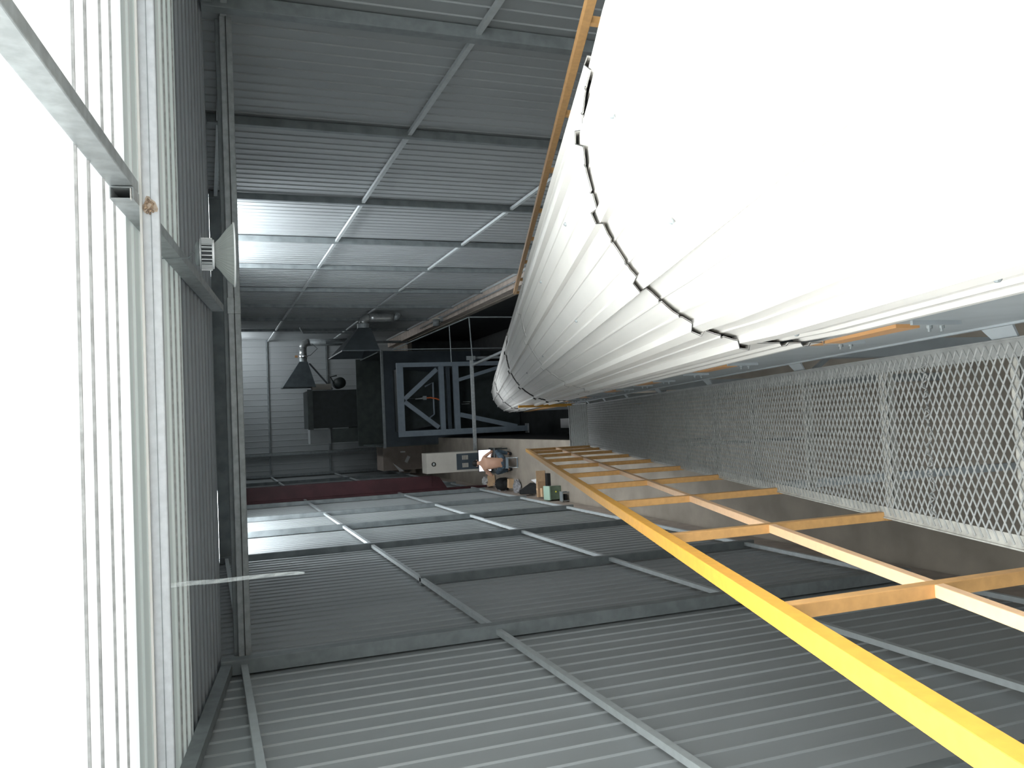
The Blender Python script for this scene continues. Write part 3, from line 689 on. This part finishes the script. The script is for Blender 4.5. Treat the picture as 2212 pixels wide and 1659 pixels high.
# ------------------------------------------------------------------ cabinet, desk, person
t = thing('control_cabinet', 'tall beige steel control cabinet behind the seated person', 'cabinet', (-1.3, 26.3, 0))
MB().box(-1.63, -.98, 26, 26.6, 0, 2.36).build('housing', M_cab, t, bevel=.008)
_mb = MB().box(-1.56, -1.04, 25.985, 25.999, .15, 1.36); ld = _mb.build('lower_panel', M_bluedk, t)  # dark flat panel over the lower cabinet front
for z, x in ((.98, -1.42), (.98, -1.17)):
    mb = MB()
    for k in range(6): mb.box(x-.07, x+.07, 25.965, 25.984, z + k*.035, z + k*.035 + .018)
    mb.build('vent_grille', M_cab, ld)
p = at(937, 1003, y=25.98)
mb = MB(); 
for k in range(20):
    a0, a1 = 2*PI*k/20, 2*PI*(k+1)/20
    mb.quad(*[(p.x + r*math.cos(a), 25.985, p.z + r*math.sin(a)) for r, a in ((.045, a0), (.07, a0), (.07, a1), (.045, a1))])
mb.build('round_dial', M_black, t, solid=.01)
MB().tube([(p.x, 25.999, p.z), (p.x, 25.97, p.z)], .03, 12).build('dial_knob', M_galv, t)
t = thing('work_table', 'low dark table carrying the bright monitor', 'table', (-1.3, 25.1, 0))
MB().box(-1.68, -.88, 24.85, 25.45, .40, .43).build('table_top', M_dark, t)
for x in (-1.64, -.92):
    for y in (24.89, 25.41): MB().box(x-.02, x+.02, y-.02, y+.02, 0, .40).build('leg', M_dark, t)
t = thing('computer_monitor', 'bright white computer monitor in front of the seated person', 'monitor', (-1.27, 25.1, .43))
MB().box(-1.61, -.92, 25.05, 25.09, .50, .92).build('bezel', M_black, t, bevel=.004)
MB().box(-1.595, -.935, 25.044, 25.05, .515, .905).build('screen', M_screen, t)
MB().box(-1.30, -1.24, 25.09, 25.13, .44, .70).box(-1.40, -1.14, 25.02, 25.22, .43, .442).build('monitor_stand', M_black, t)
t = thing('low_stool', 'small low blue-grey folding stool under the seated person', 'stool', (-1.33, 24.1, 0))
MB().box(-1.50, -1.16, 23.93, 24.27, .32, .35).build('seat', M_steelblue, t, bevel=.008)
for sx in (-1, 1):
    MB().beam((-1.33+sx*.15, 23.94, .0), (-1.33+sx*.15, 24.24, .32), .022, .022).build('leg', M_galv, t)
    MB().beam((-1.33+sx*.12, 24.26, .0), (-1.33+sx*.12, 23.96, .32), .022, .022).build('leg', M_galv, t)
MB().box(-1.48, -1.18, 23.93, 23.955, .02, .045).build('crossbar', M_steelblue, t)

def skinned(name, nodes, edges, root, m, parent, sub=2):
    me = bpy.data.meshes.new(name + '_cage'); me.from_pydata([n[0] for n in nodes], edges, []); me.update()
    o = bpy.data.objects.new(name + '_cage', me); C.objects.link(o)
    md = o.modifiers.new('skin', 'SKIN'); md.use_smooth_shade = True
    if not me.skin_vertices: me.attributes
    sv = me.skin_vertices[0].data if me.skin_vertices else None
    if sv:
        for i, n in enumerate(nodes):
            r = n[1]; sv[i].radius = r if isinstance(r, tuple) else (r, r)
            sv[i].use_root = (i == root)
    md2 = o.modifiers.new('sub', 'SUBSURF'); md2.levels = md2.render_levels = sub
    bpy.context.view_layer.update()
    dg = bpy.context.evaluated_depsgraph_get()
    new = bpy.data.meshes.new_from_object(o.evaluated_get(dg)); new.name = name
    off = Vector(parent['_o']) if '_o' in parent else Vector((0,0,0))
    for v in new.vertices: v.co -= off
    new.materials.clear(); new.materials.append(m)
    for p_ in new.polygons: p_.use_smooth = True
    bpy.data.objects.remove(o)
    r = bpy.data.objects.new(name, new); C.objects.link(r); r.parent = parent
    return r
def person():
    t = thing('person', 'bare-backed person in blue jeans seated on a low stool facing the monitor', 'person', (-1.33, 24.1, 0))
    N, Ed = [], []
    def add(p, r, frm=None):
        N.append((p, r)); 
        if frm is not None: Ed.append((frm, len(N)-1))
        return len(N)-1
    X = -1.31
    pel = add((X, 24.12, .44), (.155, .12)); s1 = add((X, 24.13, .58), (.165, .11), pel); s2 = add((X-.005, 24.18, .72), (.185, .115), s1)
    s3 = add((X-.01, 24.26, .86), (.215, .12), s2); s4 = add((X-.01, 24.36, .97), (.185, .11), s3)
    nk = add((X, 24.47, 1.04), (.055, .055), s4); hd0 = add((X, 24.55, 1.09), (.07, .075), nk); hd = add((X, 24.62, 1.14), (.085, .10), hd0); hd2 = add((X, 24.66, 1.20), (.07, .075), hd)
    add((X, 24.72, 1.12), (.02, .02), hd)          # nose
    for sx, el, wr, hn in ((1, (.36, 24.33, .70), (.27, 24.60, .62), (.24, 24.70, .60)), (-1, (-.40, 24.34, .72), (-.36, 24.58, .78), (-.33, 24.68, .80))):
        sh = add((X + sx*.19, 24.33, .955), (.062, .062), s4)
        ua = add((X + sx*.27, 24.33, .84), (.048, .048), sh)
        e = add((X + el[0], el[1], el[2]), (.040, .040), ua)
        f = add((X + (el[0]+wr[0])/2, (el[1]+wr[1])/2, (el[2]+wr[2])/2), (.038, .038), e)
        w_ = add((X + wr[0], wr[1], wr[2]), (.026, .024), f)
        pm = add((X + hn[0], hn[1], hn[2]), (.036, .018), w_)
        for k, ln in enumerate((.066, .076, .070, .055)):
            ox = (-.03 + .02*k)
            a = add((X + hn[0] + ox, hn[1] + .045, hn[2]), (.009, .009), pm)
            b = add((X + hn[0] + ox*1.2, hn[1] + .045 + ln*.55, hn[2] - .008), (.0085, .0085), a)
            add((X + hn[0] + ox*1.25, hn[1] + .045 + ln, hn[2] - .028), (.008, .008), b)
        a = add((X + hn[0] - sx*.045, hn[1] + .005, hn[2] - .005), (.010, .010), pm)
        add((X + hn[0] - sx*.062, hn[1] + .045, hn[2] - .018), (.009, .009), a)
    for sx in (1, -1):
        h = add((X + sx*.10, 24.15, .42), (.08, .08), pel)
        k = add((X + sx*.33, 24.52, .50), (.055, .055), h)
        sh = add((X + sx*.30, 24.53, .30), (.048, .048), k)
        an = add((X + sx*.24, 24.50, .09), (.032, .032), sh)
        add((X + sx*.25, 24.66, .05), (.034, .025), an)
    skinned('body', N, Ed, 0, M_skin, t)
    # jeans
    N, Ed = [], []
    pel = add((X, 24.11, .43), (.178, .15)); up = add((X, 24.12, .515), (.165, .128), pel)
    for sx in (1, -1):
        h = add((X + sx*.12, 24.17, .43), (.105, .10), pel)
        m_ = add((X + sx*.24, 24.36, .47), (.09, .09), h)
        k = add((X + sx*.33, 24.53, .50), (.075, .075), m_)
        sh = add((X + sx*.30, 24.54, .30), (.068, .068), k)
        add((X + sx*.245, 24.51, .12), (.055, .055), sh)
    skinned('jeans', N, Ed, 0, M_jean, t)
    mb = MB()
    mb.lathe((X, 24.60, 1.165), [(0, .105), (.045, .098), (.078, .07), (.094, .02), (.09, -.03), (.07, -.07), (.05, -.085)], 20)
    mb.build('hair', M_hair, t, smooth=True, sub=1)
    for sx in (1, -1):
        MB().rbox((X + sx*.25, 24.60, .045), (.10, .27, .085), -sx*.1).build('shoe', M_black, t, bevel=.03)
        MB().lathe((X + sx*.088, 24.59, 1.12), [(0, -.03), (.014, -.018), (.018, 0), (.014, .02), (0, .03)], 10).build('ear', M_skin, t, smooth=True)
        MB().lathe((X + sx*.032, 24.712, 1.15), [(0, -.009), (.007, -.006), (.009, 0), (.007, .006), (0, .009)], 8).build('eye', M_paper, t, smooth=True)
    MB().rbox((X, 24.708, 1.085), (.045, .012, .010)).build('mouth', M_rust, t, bevel=.003)
person()

# ------------------------------------------------------------------ clutter by the left wall
def carton(name, label, cat, c, size, m, rot=0, flaps=False):
    t = thing(name, label, cat, (c[0], c[1], 0))
    MB().rbox((c[0], c[1], c[2] + size[2]/2), size, rot).build('box_body', m, t, bevel=.004)
    q = Matrix.Rotation(rot, 3, 'Z')
    if flaps:
        for sx in (-1, 1):
            o_ = q @ Vector((sx*(size[0]/2 + .05), 0, 0))
            MB().rbox((c[0]+o_.x, c[1]+o_.y, c[2] + size[2] + .02), (.12, size[1]*.96, .006), rot, ('Y', sx*.5)).build('flap', m, t)
    else:
        MB().rbox((c[0], c[1], c[2] + size[2] + .001), (.05, size[1], .002), rot).build('tape', M_cardl, t)
    return t
def F(u, v): p = at(u, v, z=0); return (p.x, p.y, 0)
# green crate with yellow mark
c = F(1214, 1073)
t = thing('green_crate', 'faded green metal crate with a yellow spot by the left wall', 'crate', c)
cx, cy = max(c[0], -2.04), c[1] + .23
MB().rbox((cx, cy, .165), (.36, .40, .33), .05).build('crate_body', M_green, t, bevel=.01)
MB().rbox((cx, cy-.01, .34), (.38, .42, .03), .05).build('rim', M_mint, t)
MB().tube([(cx+.04, cy-.19, .16), (cx+.04, cy-.212, .16)], .022, 14).build('yellow_spot', M_yelt, t)
t = thing('small_bench', 'small low bench with a dark slot in front of the green crate', 'bench', F(1231, 1072))
c = F(1231, 1072); bx, by = c[0], c[1]+.12
MB().rbox((bx, by, .19), (.26, .2, .02)).build('top', M_galvd, t)
for dx in (-.11, .11):
    for dy in (-.08, .08): MB().box(bx+dx-.012, bx+dx+.012, by+dy-.012, by+dy+.012, 0, .18).build('leg', M_galvd, t)
MB().rbox((bx-.02, by, .09), (.16, .14, .06)).build('shelf_box', M_black, t)
# tall carton
c = F(1189, 1060)
carton('cardboard_carton', 'long plain cardboard carton beside the black cloth bag', 'carton', (max(c[0], -2.0), c[1]+.32, 0), (.44, .12, .27), M_card, 0)
t = thing('cardboard_sheet', 'upright cardboard sheet leaning behind the white paper cone', 'cardboard', F(1188, 1030))
c = F(1189, 1029); MB().rbox((c[0], c[1]+.36, .15), (.30, .03, .26), .05, ('X', -.15)).build('sheet', M_card, t)
c = F(1191, 1042)
o = MB().rbox((c[0], c[1]+.12, .05), (.50, .16, .10), 0).build('black_tray', M_black, bevel=.005, origin=(c[0], c[1]+.12, 0))
tag(o, 'long black tray on the floor in front of the long carton', 'tray')
c = F(1187, 1072)
carton('cardboard_carton', 'small orange-brown carton beside the green crate', 'carton', (max(c[0], -2.08), c[1]+.06, 0), (.24, .14, .22), M_cardl, .05)
# white paper cone
c = F(1168, 1040); t = MB()
t.tube([(c[0], c[1]+.1, .04), (c[0]+.04, c[1]+.22, .20)], [.10, .01], 12)
tag(t.build('paper_cone', M_paper, origin=(c[0], c[1], 0)), 'crumpled white paper cone between black bag and cardboard sheet', 'paper')
# black triangular bag
c = F(1160, 1056)
mb = MB(); x, y = c[0], c[1]
x = max(x, -2.06)
B = [Vector((x-.14, y, 0)), Vector((x+.18, y, 0)), Vector((x+.16, y+.5, 0)), Vector((x-.14, y+.5, 0)), Vector((x-.16, y+.3, .40)), Vector((x-.04, y+.3, .42)), Vector((x-.06, y+.45, .40)), Vector((x-.16, y+.45, .38))]
mb.hexa(B); tag(mb.build('cloth_bag', M_black, bevel=.02, origin=(x, y, 0)), 'black slumped triangular cloth bag against the left wall', 'bag')
# backpack
c = F(1103, 1052); x, y = max(c[0], -2.03), c[1]+.2
t = thing('backpack', 'black rounded backpack with a top loop standing on the floor', 'backpack', (x, y, 0))
MB().lathe((x, y, 0), [(0, 0), (.17, .01), (.20, .08), (.20, .26), (.17, .36), (.09, .42), (0, .43)], 20).build('pack_body', M_black, t, smooth=True)
MB().lathe((x, y-.14, .03), [(0, 0), (.12, .01), (.13, .1), (.11, .18), (0, .2)], 16).build('front_pocket', M_black, t, smooth=True)
MB().tube([(x-.04, y, .42), (x-.03, y, .49), (x+.03, y, .49), (x+.04, y, .42)], .008, 6).build('loop_handle', M_bag, t)
MB().tube([(x-.2, y-.05, .1), (x-.24, y-.1, .25), (x-.17, y-.05, .36)], .018, 6).build('strap', M_bag, t)
# cardboard pieces between person and wall
c = F(1078, 1040); x, y = c[0], c[1]
o = MB().rbox((x+.02, y+.3, .16), (.36, .03, .24), .2, ('X', -.45)).build('cardboard_sheet', M_card, origin=(x, y, 0)); tag(o, 'long brown cardboard sheet leaning beside the backpack', 'cardboard')
c = F(1066, 1049)
carton('cardboard_carton', 'small darker brown carton beside the white crumpled bag', 'carton', (c[0]+.05, c[1]+.12, 0), (.2, .2, .16), M_cardd, .3)
c = F(1114, 1046)
carton('cardboard_carton', 'small light cardboard carton in front of the backpack', 'carton', (c[0]+.02, c[1]+.25, 0), (.28, .16, .16), M_cardl, -.15)
def crumple(name, label, cat, c, r, m, seed, sc=(1, 1, .7)):
    rnd = random.Random(seed); bm = bmesh.new(); bmesh.ops.create_icosphere(bm, subdivisions=3, radius=r)
    for v in bm.verts:
        v.co *= 1 + rnd.uniform(-.16, .16); v.co.x *= sc[0]; v.co.y *= sc[1]; v.co.z = v.co.z*sc[2] + r*sc[2]*.92
        v.co.z = max(v.co.z, 0)
    me = bpy.data.meshes.new(name); bm.to_mesh(me); bm.free(); me.materials.append(m)
    o = bpy.data.objects.new(name, me); C.objects.link(o); o.location = (c[0], c[1], 0); return tag(o, label, cat)
c = F(1058, 1040); crumple('crumpled_bag', 'white crumpled plastic bag on the floor beside the seated person', 'bag', (c[0], c[1]+.15, 0), .15, M_paper, 3, (1.1, 1, .75))
c = F(1062, 1060); crumple('crumpled_bag', 'tiny white crumpled ball of paper next to the left wall', 'paper', (c[0]+.02, c[1]+.1, 0), .06, M_paper, 4)
c = F(1130, 1052); crumple('crumpled_bag', 'shiny grey plastic bag heap in front of the backpack', 'bag', (c[0]-.02, c[1]+.3, 0), .20, M_bag, 5, (1.2, 1.2, .45))
c = F(1078, 1062)
o = MB().lathe((c[0]+.02, c[1]+.2, 0), [(.12, 0), (.13, .02), (.13, .05), (.11, .06)], 20, True, True).build('round_basin', M_cardd, origin=(c[0], c[1], 0)); tag(o, 'small brown round basin at the foot of the left wall', 'basin')

def rescale(t, k, zmin=None):
    """move a thing straight away from the lens point and enlarge it by the same factor"""
    e = Vector((0, 0, EYE)); o = Vector(t['_o']); no = e + (o - e)*k
    def kids(x): return [c for c in bpy.data.objects if c.parent == x]
    todo = kids(t)
    while todo:
        c = todo.pop(); todo += kids(c)
        for v in c.data.vertices:
            p = e + (v.co + o - e)*k
            if zmin is not None: p.z = max(p.z, zmin)
            v.co = p - no
    t.location = no
for t_, k_ in SCL: rescale(t_, k_, 0 if t_ is MC else PZ)

for o_ in bpy.data.objects:
    if '_o' in o_: del o_['_o']
